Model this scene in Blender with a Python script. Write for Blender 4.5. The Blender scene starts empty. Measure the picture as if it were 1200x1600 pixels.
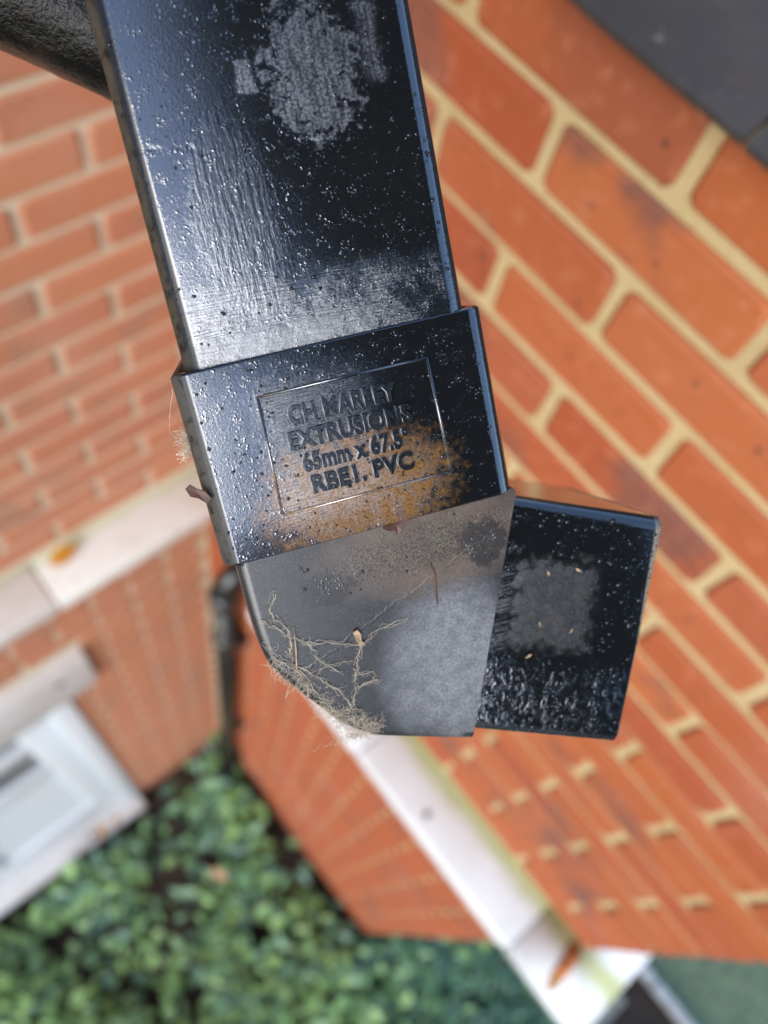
import bpy, bmesh, math, random
import numpy as np
from mathutils import Vector, Matrix, noise as mnoise

random.seed(7)
rng = np.random.default_rng(7)
S = bpy.context.scene
COL = S.collection
R = math.radians
CAM_Z = 5.0

# ------------------------------------------------------------------ camera
cam_d = bpy.data.cameras.new('camera')
cam = bpy.data.objects.new('camera', cam_d)
COL.objects.link(cam)
S.camera = cam
# rows: image right, image down, view direction, in world axes
c_right = Vector((-0.761857, 0.627309, 0.161424))
c_down = Vector((0.512949, 0.736459, -0.441035))
c_fwd = Vector((-0.395547, -0.253203, -0.882854))
m = Matrix((c_right, -c_down, -c_fwd)).transposed().to_4x4()
m.translation = (0, 0, CAM_Z)
cam.matrix_world = m
cam_d.sensor_fit = 'VERTICAL'
cam_d.lens = 6.8
cam_d.sensor_height = 6.8 * 1600 / 1281.78
cam_d.clip_start = 0.01
cam_d.clip_end = 500
cam_d.dof.use_dof = True
cam_d.dof.focus_distance = 0.186
cam_d.dof.aperture_fstop = 1.9
S.render.resolution_x, S.render.resolution_y = 768, 1024

# ------------------------------------------------------------------ light
SUN_EL, SUN_AZ = 33.0, 27.0           # azimuth measured from +X towards +Y
w = bpy.data.worlds.new('World')
S.world = w
w.use_nodes = True
nt = w.node_tree
bg = nt.nodes['Background']
sky = nt.nodes.new('ShaderNodeTexSky')
sky.sky_type = 'NISHITA'
sky.sun_disc = False
sky.sun_elevation = R(SUN_EL)
sky.sun_rotation = R(90 - SUN_AZ)
sky.air_density = 1.0
sky.dust_density = 0.7
sky.ozone_density = 2.5
nt.links.new(sky.outputs[0], bg.inputs[0])
bg.inputs[1].default_value = 0.15
sl = bpy.data.lights.new('sun', 'SUN')
sl.energy = 1.3
sl.angle = R(45)
sl.color = (1.0, 0.98, 0.95)
sun = bpy.data.objects.new('sun', sl)
COL.objects.link(sun)
sd = Vector((math.cos(R(SUN_AZ)) * math.cos(R(SUN_EL)), math.sin(R(SUN_AZ)) * math.cos(R(SUN_EL)), math.sin(R(SUN_EL))))
sun.rotation_euler = sd.to_track_quat('Z', 'Y').to_euler()
sun.location = sd * 30
S.view_settings.view_transform = 'Standard'
S.view_settings.look = 'None'
S.view_settings.gamma = 1
S.view_settings.use_curve_mapping = False
S.view_settings.exposure = 1.3
S.render.engine = 'CYCLES'
S.cycles.use_denoising = True
S.cycles.max_bounces = 8

# ------------------------------------------------------------------ helpers
def tag(o, label=None, cat=None, group=None, kind=None):
    if label: o['label'] = label
    if cat: o['category'] = cat
    if group: o['group'] = group
    if kind: o['kind'] = kind
    return o

def link(name, me, mat=None, parent=None, mw=None):
    o = bpy.data.objects.new(name, me)
    COL.objects.link(o)
    if mat is not None and me is not None and not me.materials:
        me.materials.append(mat)
    if parent is not None: o.parent = parent
    if mw is not None: o.matrix_world = mw
    return o

def empty(name, mw=None, loc=None):
    o = bpy.data.objects.new(name, None)
    o.empty_display_size = 0.05
    COL.objects.link(o)
    if mw is not None: o.matrix_world = mw
    if loc is not None: o.location = loc
    bpy.context.view_layer.update()
    return o

def mesh(name, v, f, smooth=False):
    me = bpy.data.meshes.new(name)
    me.from_pydata([tuple(p) for p in v], [], f)
    me.update()
    if smooth:
        me.polygons.foreach_set('use_smooth', [True] * len(me.polygons))
    return me

def bm_mesh(bm, name, smooth=False, fix=True):
    if fix: bmesh.ops.recalc_face_normals(bm, faces=bm.faces)
    me = bpy.data.meshes.new(name)
    bm.to_mesh(me); bm.free()
    if smooth:
        me.polygons.foreach_set('use_smooth', [True] * len(me.polygons))
    return me

def add_box(bm, lo, hi, bevel=0.0, seg=1):
    lo, hi = Vector(lo), Vector(hi)
    r = bmesh.ops.create_cube(bm, size=1.0)
    vs = r['verts']
    for v in vs:
        v.co = Vector([(lo[i] + hi[i]) / 2 + v.co[i] * (hi[i] - lo[i]) for i in range(3)])
    if bevel > 0:
        es = list({e for v in vs for e in v.link_edges})
        bmesh.ops.bevel(bm, geom=es, offset=bevel, segments=seg, affect='EDGES', profile=0.5)

def box_mesh(name, lo, hi, bevel=0.0, seg=2, smooth=False):
    bm = bmesh.new(); add_box(bm, lo, hi, bevel, seg)
    return bm_mesh(bm, name, smooth)

def rrect(hx, hz, r, n=6):
    pts = []
    for cx, cz, a0 in ((hx - r, hz - r, 0), (-hx + r, hz - r, 90), (-hx + r, -hz + r, 180), (hx - r, -hz + r, 270)):
        for i in range(n + 1):
            a = R(a0 + 90 * i / n)
            pts.append((cx + r * math.cos(a), cz + r * math.sin(a)))
    return pts

def loft(rings, close=True, capa=False, capb=False):
    v = []; f = []
    n = len(rings[0])
    for r in rings: v += [tuple(p) for p in r]
    for i in range(len(rings) - 1):
        for j in range(n):
            k = (j + 1) % n
            f.append((i * n + j, i * n + k, (i + 1) * n + k, (i + 1) * n + j))
    if capa: f.append(tuple(range(n))[::-1])
    if capb: f.append(tuple(range((len(rings) - 1) * n, len(rings) * n)))
    return v, f

def tube(points, radii, n=6, v=None, f=None):
    """append a tube along points to v, f lists"""
    if v is None: v, f = [], []
    pts = [Vector(p) for p in points]
    up = Vector((0.31, 0.22, 0.93))
    base = len(v)
    for i, p in enumerate(pts):
        t = (pts[min(i + 1, len(pts) - 1)] - pts[max(i - 1, 0)])
        t = t.normalized() if t.length > 0 else Vector((0, 0, 1))
        a = t.cross(up)
        if a.length < 1e-4: a = t.cross(Vector((1, 0, 0)))
        a.normalize(); b = t.cross(a)
        r = radii[i] if hasattr(radii, '__len__') else radii
        for k in range(n):
            an = 2 * math.pi * k / n
            v.append(tuple(p + (a * math.cos(an) + b * math.sin(an)) * r))
    for i in range(len(pts) - 1):
        for k in range(n):
            l = (k + 1) % n
            f.append((base + i * n + k, base + i * n + l, base + (i + 1) * n + l, base + (i + 1) * n + k))
    f.append(tuple(base + k for k in range(n))[::-1])
    f.append(tuple(base + (len(pts) - 1) * n + k for k in range(n)))
    return v, f

# ------------------------------------------------------------------ materials
class NT:
    def __init__(s, name):
        s.m = bpy.data.materials.new(name); s.m.use_nodes = True
        s.t = s.m.node_tree; s.n = s.t.nodes
        s.b = s.n['Principled BSDF']
    def new(s, t, **k):
        x = s.n.new(t)
        for a, b in k.items(): setattr(x, a, b)
        return x
    def L(s, a, b): s.t.links.new(a, b)
    def put(s, sock, val):
        if hasattr(val, 'is_linked') or hasattr(val, 'links'): s.L(val, sock)
        else: sock.default_value = val
    def coord(s, scale=(1, 1, 1), kind='Object', rot=(0, 0, 0), loc=(0, 0, 0)):
        tc = s.new('ShaderNodeTexCoord'); mp = s.new('ShaderNodeMapping')
        mp.inputs['Scale'].default_value = scale; mp.inputs['Rotation'].default_value = rot; mp.inputs['Location'].default_value = loc
        s.L(tc.outputs[kind], mp.inputs['Vector']); return mp.outputs[0]
    def noise(s, vec, scale=5, detail=4, rough=0.55, dist=0.0):
        x = s.new('ShaderNodeTexNoise')
        s.L(vec, x.inputs['Vector'])
        x.inputs['Scale'].default_value = scale; x.inputs['Detail'].default_value = detail
        x.inputs['Roughness'].default_value = rough; x.inputs['Distortion'].default_value = dist
        return x.outputs[0]
    def voro(s, vec, scale=5, feature='F1', rand=1.0):
        x = s.new('ShaderNodeTexVoronoi', feature=feature)
        s.L(vec, x.inputs['Vector']); x.inputs['Scale'].default_value = scale; x.inputs['Randomness'].default_value = rand
        return x.outputs[0]
    def math(s, op, a, b=0.0, c=None, clamp=False):
        x = s.new('ShaderNodeMath', operation=op); x.use_clamp = clamp
        s.put(x.inputs[0], a); s.put(x.inputs[1], b)
        if c is not None: s.put(x.inputs[2], c)
        return x.outputs[0]
    def ramp(s, fac, lo, hi, a=0.0, b=1.0):
        x = s.new('ShaderNodeMapRange'); x.interpolation_type = 'SMOOTHSTEP'
        s.put(x.inputs[0], fac); x.inputs[1].default_value = lo; x.inputs[2].default_value = hi
        x.inputs[3].default_value = a; x.inputs[4].default_value = b
        return x.outputs[0]
    def mix(s, fac, a, b, blend='MIX'):
        x = s.new('ShaderNodeMix', data_type='RGBA', blend_type=blend)
        s.put(x.inputs[0], fac)
        for sock, v in ((x.inputs[6], a), (x.inputs[7], b)):
            if isinstance(v, tuple): sock.default_value = (*v[:3], 1)
            else: s.L(v, sock)
        return x.outputs[2]
    def sep(s, vec):
        x = s.new('ShaderNodeSeparateXYZ'); s.L(vec, x.inputs[0]); return x.outputs
    def bump(s, h, strength=0.3, dist=0.001, normal=None):
        x = s.new('ShaderNodeBump'); x.inputs['Strength'].default_value = strength; x.inputs['Distance'].default_value = dist
        s.L(h, x.inputs['Height'])
        if normal is not None: s.L(normal, x.inputs['Normal'])
        return x.outputs[0]
    def set(s, **k):
        for a, v in k.items():
            sock = s.b.inputs[a.replace('_', ' ')]
            if isinstance(v, tuple): sock.default_value = (*v[:3], 1)
            else: s.put(sock, v)
        return s.m

def mat_brick(name='brick', fade=0.0):
    t = NT(name); oi = t.new('ShaderNodeObjectInfo'); rnd = oi.outputs['Random']
    tc = t.new('ShaderNodeTexCoord')
    geo = t.new('ShaderNodeNewGeometry')
    v = geo.outputs['Position']
    cr = t.new('ShaderNodeValToRGB'); t.L(rnd, cr.inputs[0])
    e = cr.color_ramp.elements
    e[0].position = 0.0; e[0].color = (0.327, 0.077, 0.022, 1)
    e[1].position = 1.0; e[1].color = (0.301, 0.072, 0.028, 1)
    for p, c in ((0.3, (0.350, 0.088, 0.022)), (0.55, (0.300, 0.060, 0.018)), (0.8, (0.385, 0.108, 0.032))):
        x = e.new(p); x.color = (*c, 1)
    n1 = t.noise(v, 9, 3, 0.5); n2 = t.noise(v, 60, 5, 0.6); n3 = t.noise(v, 3.1, 2, 0.5)
    gate = t.ramp(t.math('FRACT', t.math('MULTIPLY', rnd, 7.3)), .35, .75, .15, 1)
    col = t.mix(t.math('MULTIPLY', t.ramp(n1, 0.50, 0.66, 0, 0.85), gate), cr.outputs[0], (0.150, 0.060, 0.042))
    col = t.mix(t.ramp(n3, 0.58, 0.75, 0, 0.45), col, (0.380, 0.167, 0.114))
    col = t.mix(t.ramp(n2, 0.52, 0.72, 0, 0.4), col, (0.456, 0.182, 0.091))
    col = t.mix(t.ramp(t.voro(v, 26), 0.13, 0.05, 0, 0.75), col, (0.091, 0.034, 0.023))
    if fade: col = t.mix(fade, col, (0.66, 0.36, 0.22))
    h = t.math('ADD', t.noise(v, 220, 5, 0.65), t.math('MULTIPLY', n2, 1.5))
    return t.set(Base_Color=col, Roughness=t.ramp(n2, .3, .7, .62, .85), Normal=t.bump(h, 0.5, 0.0012))

def mat_mortar(name='mortar', pale=0.0):
    t = NT(name); geo = t.new('ShaderNodeNewGeometry'); v = geo.outputs['Position']
    n1 = t.noise(v, 14, 4); n2 = t.noise(v, 160, 5, 0.7)
    col = t.mix(t.ramp(n1, .35, .7), (0.450, 0.345, 0.165), (0.484, 0.374, 0.195))
    col = t.mix(t.ramp(t.noise(v, 4, 4, .6), .45, .7, 0, .55), col, (0.34, 0.25, 0.12))
    col = t.mix(t.ramp(n2, .5, .75, 0, .6), col, (0.281, 0.195, 0.078))
    if pale: col = t.mix(pale, col, (0.66, 0.60, 0.48))
    return t.set(Base_Color=col, Roughness=0.9, Normal=t.bump(n2, 0.6, 0.002))

def mat_paint(name, base, algae=0.5, grime=0.5, edge_axis=None):
    t = NT(name); geo = t.new('ShaderNodeNewGeometry'); v = geo.outputs['Position']
    n1 = t.noise(v, 6, 5, .6); n2 = t.noise(v, 45, 5, .65); n3 = t.noise(v, 18, 4, .6)
    col = t.mix(t.ramp(n1, .42, .7, 0, grime), base, tuple(c * k for c, k in zip(base, (.80, .77, .68))))
    col = t.mix(t.ramp(n2, .56, .72, 0, grime * .8), col, tuple(c * k for c, k in zip(base, (.62, .58, .56))))
    if edge_axis is not None:
        ax, lo, hi = edge_axis
        s = t.sep(v)[ax]
        s = t.math('ADD', s, t.math('MULTIPLY', t.math('SUBTRACT', n3, .5), .05))
        s = t.math('ADD', t.math('ABSOLUTE', t.math('SUBTRACT', s, lo)), lo)
        col = t.mix(t.ramp(s, lo, hi, algae, 0), col, (0.36, 0.38, 0.10))
    return t.set(Base_Color=col, Roughness=t.ramp(n2, .3, .7, .4, .6), Normal=t.bump(n2, .25, .001))

def mat_black(name, kind):
    """wet black plastic; kind: pipe, socket, elbow, spigot. Object coordinates are metres on the fitting's face"""
    t = NT(name)
    v = t.coord((1000, 1000, 1000))            # millimetres
    o = t.sep(v); X, Y = o[0], o[1]
    nA = t.noise(v, 0.09, 5, .6); nB = t.noise(v, 0.35, 5, .6); nC = t.noise(v, 1.6, 4, .6); nF = t.noise(v, 6, 3, .6)
    def ell(cx, cy, rx, ry, soft=.35, wob=.55, n=nB):
        a = t.math('DIVIDE', t.math('SUBTRACT', X, cx), rx); b = t.math('DIVIDE', t.math('SUBTRACT', Y, cy), ry)
        d = t.math('ADD', t.math('MULTIPLY', a, a), t.math('MULTIPLY', b, b))
        d = t.math('ADD', d, t.math('MULTIPLY', t.math('SUBTRACT', n, .5), wob * 4))
        return t.ramp(d, 1 + soft, 1 - soft)
    def boxm(x0, x1, y0, y1, wob=3.0, soft=.5, n=nB, Xs=None, Ys=None):
        wv = t.math('MULTIPLY', t.math('SUBTRACT', n, .5), wob * 2)
        xx = t.math('ADD', X if Xs is None else Xs, wv); yy = t.math('ADD', Y if Ys is None else Ys, wv)
        m1 = t.math('MULTIPLY', t.ramp(xx, x0 - soft, x0 + soft), t.ramp(xx, x1 + soft, x1 - soft))
        m2 = t.math('MULTIPLY', t.ramp(yy, y0 - soft, y0 + soft), t.ramp(yy, y1 + soft, y1 - soft))
        return t.math('MULTIPLY', m1, m2)
    mx = lambda a, b: t.math('MAXIMUM', a, b)
    dry = None
    # stretched brush lines, across and along
    vs = t.coord((120, 2200, 1000)); brush = t.noise(vs, 1.0, 4, .6)
    vl = t.coord((1100, 150, 1000), rot=(0, 0, R(-14))); brushl = t.noise(vl, 1.0, 4, .6)
    drops = t.voro(v, 1.05); dsm = t.voro(v, 2.3)
    film = t.math('ADD', t.math('MULTIPLY', nC, 1.0), t.math('MULTIPLY', nF, .35))
    bead = t.math('ADD', t.ramp(drops, .42, .05, 0, 1), t.ramp(dsm, .4, .05, 0, .45))
    bead = t.math('MULTIPLY', bead, t.ramp(nB, .48, .62))
    if kind == 'socket': bead = t.math('MULTIPLY', bead, t.math('SUBTRACT', 1.0, t.math('MULTIPLY', boxm(-17, 17, 10, 40, 2, 2), .8)))
    base = (0.0065, 0.0070, 0.0082)
    rough = t.ramp(nC, .35, .7, .03, .10)
    hgt = t.math('ADD', t.math('MULTIPLY', film, .10), t.math('MULTIPLY', bead, .17))
    amt = 0.55
    if kind == 'pipe':
        dull = mx(ell(9, -54, 10, 13, .30, 1.25), boxm(20, 24, -66, -50, 3, 1.5))
        dull = mx(dull, boxm(-7, -3, -58, -52, 2.2, .5))
        lined = t.math('MULTIPLY', t.ramp(brushl, .30, .62), dull)
        dull = t.math('MULTIPLY', t.math('ADD', t.math('MULTIPLY', dull, .5), t.math('MULTIPLY', lined, .4)), t.ramp(nC, .3, .6, .6, 1))
        dull = mx(dull, t.math('MULTIPLY', boxm(-40, 12, -5.0, 2, 3.5, 1.8), .7))
        col = t.mix(dull, base, (0.018, 0.019, 0.023))
        rough = t.math('ADD', rough, t.math('MULTIPLY', dull, .30))
        low = t.ramp(Y, -20, -10)
        hgt = t.math('ADD', hgt, t.math('MULTIPLY', t.math('MULTIPLY', brush, low), t.ramp(nA, .38, .62, .35, .9)))
        streak = ell(-13, -28, 9, 20, .5, .4)
        hgt = t.math('ADD', hgt, t.math('MULTIPLY', t.math('MULTIPLY', brushl, streak), .35))
        rough = t.math('ADD', rough, t.math('MULTIPLY', streak, .04))
        # groove line scratched across
        g = t.math('ADD', Y, t.math('MULTIPLY', X, -.12)); g = t.math('ADD', g, t.math('MULTIPLY', nB, 3))
        hgt = t.math('SUBTRACT', hgt, t.math('MULTIPLY', t.ramp(t.math('ABSOLUTE', t.math('ADD', g, 40)), 1.0, 0), t.ramp(nA, .45, .65, 0, .25)))
        # grime on the rounded edge
        eg = t.math('MULTIPLY', t.ramp(X, -29.5, -31.3), t.ramp(nB, .25, .6))
        col = t.mix(eg, col, (0.045, 0.038, 0.028)); rough = t.math('ADD', rough, t.math('MULTIPLY', eg, .4))
    elif kind == 'socket':
        col = t.mix(t.ramp(nB, .55, .8, 0, .25), base, (0.03, 0.028, 0.026))
        brick_refl = t.math('MULTIPLY', ell(-2, 35, 21, 13, .8, .9), t.ramp(nC, .30, .62, .45, .85))  # orange brick reflection painted into the collar's colour
        col = t.mix(brick_refl, col, t.mix(t.ramp(nB, .4, .6), (0.24, 0.118, 0.034), (0.30, 0.19, 0.125)))
        rough = t.math('ADD', rough, t.math('MULTIPLY', brick_refl, .12))
        ribs = t.math('MULTIPLY', brush, boxm(-19, 8, 6, 40, 3, 5))
        hgt = t.math('ADD', hgt, t.math('MULTIPLY', ribs, .5))
        eg = t.math('MULTIPLY', t.ramp(X, -32.5, -34.6), t.ramp(nB, .2, .55))
        col = t.mix(eg, col, (0.060, 0.054, 0.046)); rough = t.math('ADD', rough, t.math('MULTIPLY', eg, .45))
        amt = .7
    elif kind == 'elbow':
        dust = t.math('MULTIPLY', t.math('MULTIPLY', t.ramp(nF, .3, .7, .5, 1), t.ramp(nC, .34, .62, .62, 1)), t.ramp(nB, .3, .6, .7, 1))
        wet = t.math('MULTIPLY', boxm(-18, 36, 47, 60, 9, 4, nA), t.ramp(nC, .42, .6))
        wet = mx(wet, ell(-14, 57, 7, 4, .4, .8))
        wet = mx(wet, ell(26, 56, 6, 6, .4, .9))
        dust = t.math('MULTIPLY', dust, t.math('SUBTRACT', 1.0, t.math('MULTIPLY', wet, .8)))
        dust_sheen_col = t.mix(ell(14, 86, 17, 21, .9, .35, nA), (0.022, 0.023, 0.026), (0.25, 0.25, 0.255))  # pale ellipse paints the elbow's sheen into the dust colour
        dust_sheen_col = t.mix(t.math('MULTIPLY', ell(14, 53, 26, 11, .8, .4), .9), dust_sheen_col, (0.21, 0.145, 0.100))  # warm brown paints the orange brick reflection along the elbow's top
        dust_sheen_col = t.mix(t.math('MULTIPLY', t.ramp(nB, .5, .62, 0, .8), boxm(2, 22, 49, 56, 5, 3)), dust_sheen_col, (0.12, 0.10, 0.035))
        col = t.mix(dust, (0.012, 0.012, 0.013), dust_sheen_col)
        specks = t.ramp(t.voro(v, 1.5), .13, .06)
        col = t.mix(t.math('MULTIPLY', specks, t.ramp(nC, .5, .6)), col, (0.33, 0.31, 0.27))
        rough = t.math('ADD', t.math('MULTIPLY', dust, .17), .13)
        hgt = t.math('ADD', t.math('MULTIPLY', nF, .5), t.math('MULTIPLY', wet, t.math('MULTIPLY', bead, 1.5)))
        # long scratch arc
        g = t.math('ADD', Y, t.math('MULTIPLY', X, .42)); sc = t.ramp(t.math('ABSOLUTE', t.math('SUBTRACT', t.math('ADD', g, t.math('MULTIPLY', nB, 4)), 68)), .5, 0)
        hgt = t.math('ADD', hgt, t.math('MULTIPLY', sc, .5))
        amt = .35
    else:
        # rotate face coordinates to the second leg
        vr = t.coord((1000, 1000, 1000), rot=(0, 0, R(-20.13)))
        oo = t.sep(vr)
        d1 = boxm(55, 78, 48, 72, 8.0, 2.6, nB, oo[0], oo[1]); d1 = mx(d1, t.math('MULTIPLY', boxm(49.5, 56, 50, 73, 2, 2, nB, oo[0], oo[1]), t.ramp(brush, .4, .6)))
        dry = d1
        col = t.mix(dry, base, t.mix(t.ramp(nB, .4, .65), (0.014, 0.015, 0.017), (0.034, 0.030, 0.026)))
        specks = t.ramp(t.voro(v, .8), .12, .06)
        col = t.mix(t.math('MULTIPLY', specks, dry), col, (0.22, 0.19, 0.15))
        rough = t.math('ADD', rough, t.math('MULTIPLY', dry, .22))
        rip = t.math('MULTIPLY', t.noise(v, .38, 5, .5, 1.5), boxm(46, 91, 75, 99, 7, 4, nA, oo[0], oo[1]))
        hgt = t.math('ADD', t.math('MULTIPLY', hgt, t.math('SUBTRACT', 1.0, dry)), t.math('MULTIPLY', rip, 1.6))
        rim = t.math('MULTIPLY', t.ramp(oo[0], 91.6, 92.1), 1.0)
        rim = t.math('MULTIPLY', rim, t.ramp(nC, .3, .55))
        col = t.mix(rim, col, (0.17, 0.13, 0.075)); rough = t.math('ADD', rough, t.math('MULTIPLY', rim, .4))
        top = t.ramp(oo[1], 34.0, 33.2)
        col = t.mix(t.math('MULTIPLY', top, t.ramp(nC, .3, .6)), col, (0.16, 0.085, 0.04))  # brick reflection painted as brown on the spigot's top side
    if kind in ('pipe', 'socket'): t.L(t.math('SUBTRACT', .5, t.math('MULTIPLY', t.ramp(X, -28.2 if kind == 'pipe' else -31.8, -29.2 if kind == 'pipe' else -32.8, 0, 1), .46)), t.b.inputs['Specular IOR Level'])
    m_ = t.set(Base_Color=col, Roughness=rough, Normal=t.bump(hgt, amt, .0003))
    t.b.inputs['IOR'].default_value = {'elbow': 1.62, 'pipe': 2.7, 'socket': 2.5}.get(kind, 2.3)
    return m_

def mat_simple(name, col, rough=.6, var=.3, scale=30, ior=1.5, bump=.0, bscale=200, bdist=.001):
    t = NT(name); geo = t.new('ShaderNodeNewGeometry'); v = geo.outputs['Position']
    n = t.noise(v, scale, 4, .6)
    c = t.mix(t.ramp(n, .3, .7), tuple(x * (1 - var) for x in col), tuple(min(1, x * (1 + var)) for x in col))
    k = dict(Base_Color=c, Roughness=rough)
    if bump > 0: k['Normal'] = t.bump(t.noise(v, bscale, 5, .65), bump, bdist)
    t.set(**k); t.b.inputs['IOR'].default_value = ior
    return t.m

def mat_leaf(name, cols):
    t = NT(name)
    a = t.new('ShaderNodeAttribute', attribute_name='tint')
    cr = t.new('ShaderNodeValToRGB'); t.L(a.outputs['Fac'], cr.inputs[0])
    e = cr.color_ramp.elements
    e[0].color = (*cols[0], 1); e[1].color = (*cols[-1], 1)
    for i, c in enumerate(cols[1:-1]):
        x = e.new((i + 1) / (len(cols) - 1)); x.color = (*c, 1)
    t.set(Base_Color=cr.outputs[0], Roughness=.38)
    return t.m

M_BRICK = mat_brick(); M_BRICK_FADED = mat_brick('faded_brick', .38); M_MORTAR = mat_mortar(); M_MORTAR_PALE = mat_mortar('pale_mortar', .6)

# ------------------------------------------------------------------ setting: ground
ground_mat = NT('soil'); _t = ground_mat
_g = _t.new('ShaderNodeNewGeometry').outputs['Position']
_n = _t.noise(_g, 5, 6, .6); _n2 = _t.noise(_g, 40, 4, .6)
_c = _t.mix(_t.ramp(_n, .35, .65), (0.030, 0.019, 0.013), (0.060, 0.042, 0.028))
_c = _t.mix(_t.ramp(_n2, .55, .7, 0, .6), _c, (0.10, 0.075, 0.05))
M_SOIL = _t.set(Base_Color=_c, Roughness=.9, Normal=_t.bump(_n2, .8, .02))
N = 60
gv = []; gf = []
xs = np.linspace(-40, 40, N + 1)
for y in xs:
    for x in xs: gv.append((x, y, 0.0))
for j in range(N):
    for i in range(N):
        a = j * (N + 1) + i; gf.append((a, a + 1, a + N + 2, a + N + 1))
tag(link('ground', mesh('ground', gv, gf), M_SOIL), kind='structure')

# ------------------------------------------------------------------ brick walls
BR_L, BR_H = 0.2105, 0.0628
_bcache = {}
def brick_mesh(L, variant, mat=None):
    mat = mat or M_BRICK
    key = (round(L, 3), variant, mat.name)
    if key in _bcache: return _bcache[key]
    rr = random.Random(int(L * 1000) * 7 + variant)
    hx, hz = L / 2, BR_H / 2
    c = 0.006
    out = [(-hx + c, -hz), (hx - c, -hz), (hx, -hz + c), (hx, hz - c), (hx - c, hz), (-hx + c, hz), (-hx, hz - c), (-hx, -hz + c)]
    j = lambda s: rr.uniform(-s, s)
    ring0 = [(x + j(.0012), 0.0 - .05, z + j(.0012)) for x, z in out]
    ring1 = [(a[0], -.0035 + j(.0006), a[2]) for a in ring0]
    k = .0042
    ring2 = [(a[0] - math.copysign(k, a[0]) * (1 if abs(a[0]) > hx - c - .002 else 1), j(.0005), a[2] - math.copysign(k, a[2])) for a in ring0]
    v, f = loft([ring0, ring1, ring2], capb=True)
    me = mesh('brick', v, f)
    me.materials.append(mat)
    _bcache[key] = me
    return me

def build_wall(parent, frame, u0, z0, parity, umin, umax, zlo, zhi, hero, holes=(), mat=None):
    """frame(u, y, z)->world; bricks in course j are cut at u = u0 + .1125k with k = j + parity mod 2"""
    sv, sf = [], []
    j0 = int(math.floor((z0 - zhi) / .075)) + 1
    j1 = int(math.floor((z0 - zlo) / .075))
    rotm = frame.to_3x3().to_4x4()
    for j in range(j0, j1 + 1):
        zc = z0 - .075 * j
        k0 = int(math.floor((umin - u0) / .1125)) - 2
        if (k0 + j + parity) % 2: k0 -= 1
        u = u0 + .1125 * k0
        while u < umax:
            segs = [(max(u + .007, umin + .0), min(u + .225 - .007, umax))]
            for (a, b, zl, zh) in holes:
                if zl - .02 < zc < zh + .02:
                    ns = []
                    for s0, s1 in segs:
                        if s1 <= a or s0 >= b: ns.append((s0, s1))
                        else:
                            if s0 < a - .02: ns.append((s0, a - .008))
                            if s1 > b + .02: ns.append((b + .008, s1))
                    segs = ns
            for s0, s1 in segs:
                L = s1 - s0
                if L < .025: continue
                cu = (s0 + s1) / 2
                me = brick_mesh(round(L, 3), random.randint(0, 5), mat)
                dz = random.uniform(-.0012, .0012); dy = random.uniform(-.0015, .0015)
                if hero(cu, zc):
                    o = bpy.data.objects.new('brick', me); COL.objects.link(o); o.parent = parent
                    o.matrix_local = parent.matrix_world.inverted() @ frame @ Matrix.Translation((cu, dy, zc + dz)) @ Matrix.Rotation(random.uniform(-.004, .004), 4, 'Y')
                else:
                    base = len(sv)
                    mw = parent.matrix_world.inverted() @ frame @ Matrix.Translation((cu, dy, zc + dz))
                    sv.extend(tuple(mw @ q.co) for q in me.vertices)
                    sf.extend(tuple(base + i for i in p.vertices) for p in me.polygons)
            u += .225
    if sv:
        o = link('brick_courses', mesh('brick_courses', sv, sf), mat or M_BRICK, parent); o['kind'] = 'stuff'

WX, WY, WE = -0.498, -0.854, 0.475          # right wall plane x, left wall plane y, right wall's free end
TOP_R = CAM_Z - 0.305
# right-hand wall: faces +X, runs along Y.  frame: local x=u -> Y, local y = outwards -> +X, local z up
fr_r = Matrix(((0, 1, 0, WX), (1, 0, 0, 0), (0, 0, 1, 0), (0, 0, 0, 1)))
wall_r = link('brick_wall', box_mesh('mortar_core', (WX - .22, WY - .2, -.1), (WX - .006, WE - .005, TOP_R)), M_MORTAR)
tag(wall_r, 'orange brick wall with pale mortar on the right, running under the grey slates', 'brick wall')
build_wall(wall_r, fr_r, -.4066, CAM_Z - .3496, 0, WY + .004, WE, 0.0, TOP_R - .01,
           lambda u, z: z > 2.65, holes=((-.50, 2, 3.19, 3.24),))
# left-hand wall: faces +Y, runs along X
LWX1 = 3.2
fr_l = Matrix(((1, 0, 0, 0), (0, 1, 0, WY), (0, 0, 1, 0), (0, 0, 0, 1)))
DX0, DX1, DZ1, DZ0 = 0.037, 1.45, CAM_Z - 2.67, 0.08
LZ0, LZ1 = CAM_Z - 2.67, CAM_Z - 2.375
bm = bmesh.new()
add_box(bm, (WX - .2, WY - .2, -.1), (DX0 + .006, WY - .006, 5.5))
add_box(bm, (DX0 + .006, WY - .2, LZ1 - .002), (LWX1, WY - .0062, 5.5))
add_box(bm, (DX1 - .006, WY - .2, -.1), (LWX1, WY - .0064, LZ1 - .003))
wall_l = link('brick_wall', bm_mesh(bm, 'mortar_core'), M_MORTAR_PALE)
tag(wall_l, 'pinkish orange brick wall on the left with a white door low down', 'brick wall')
build_wall(wall_l, fr_l, -.4792, CAM_Z - .7923, 1, WX + .004, LWX1, 0.0, 5.48,
           lambda u, z: 2.1 < z < 4.5 and u < .62, holes=((-2, 9, 3.19, 3.24), (-.066, 1.6, LZ0, LZ1), (DX0, DX1, -1, LZ0)), mat=M_BRICK_FADED)

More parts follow.
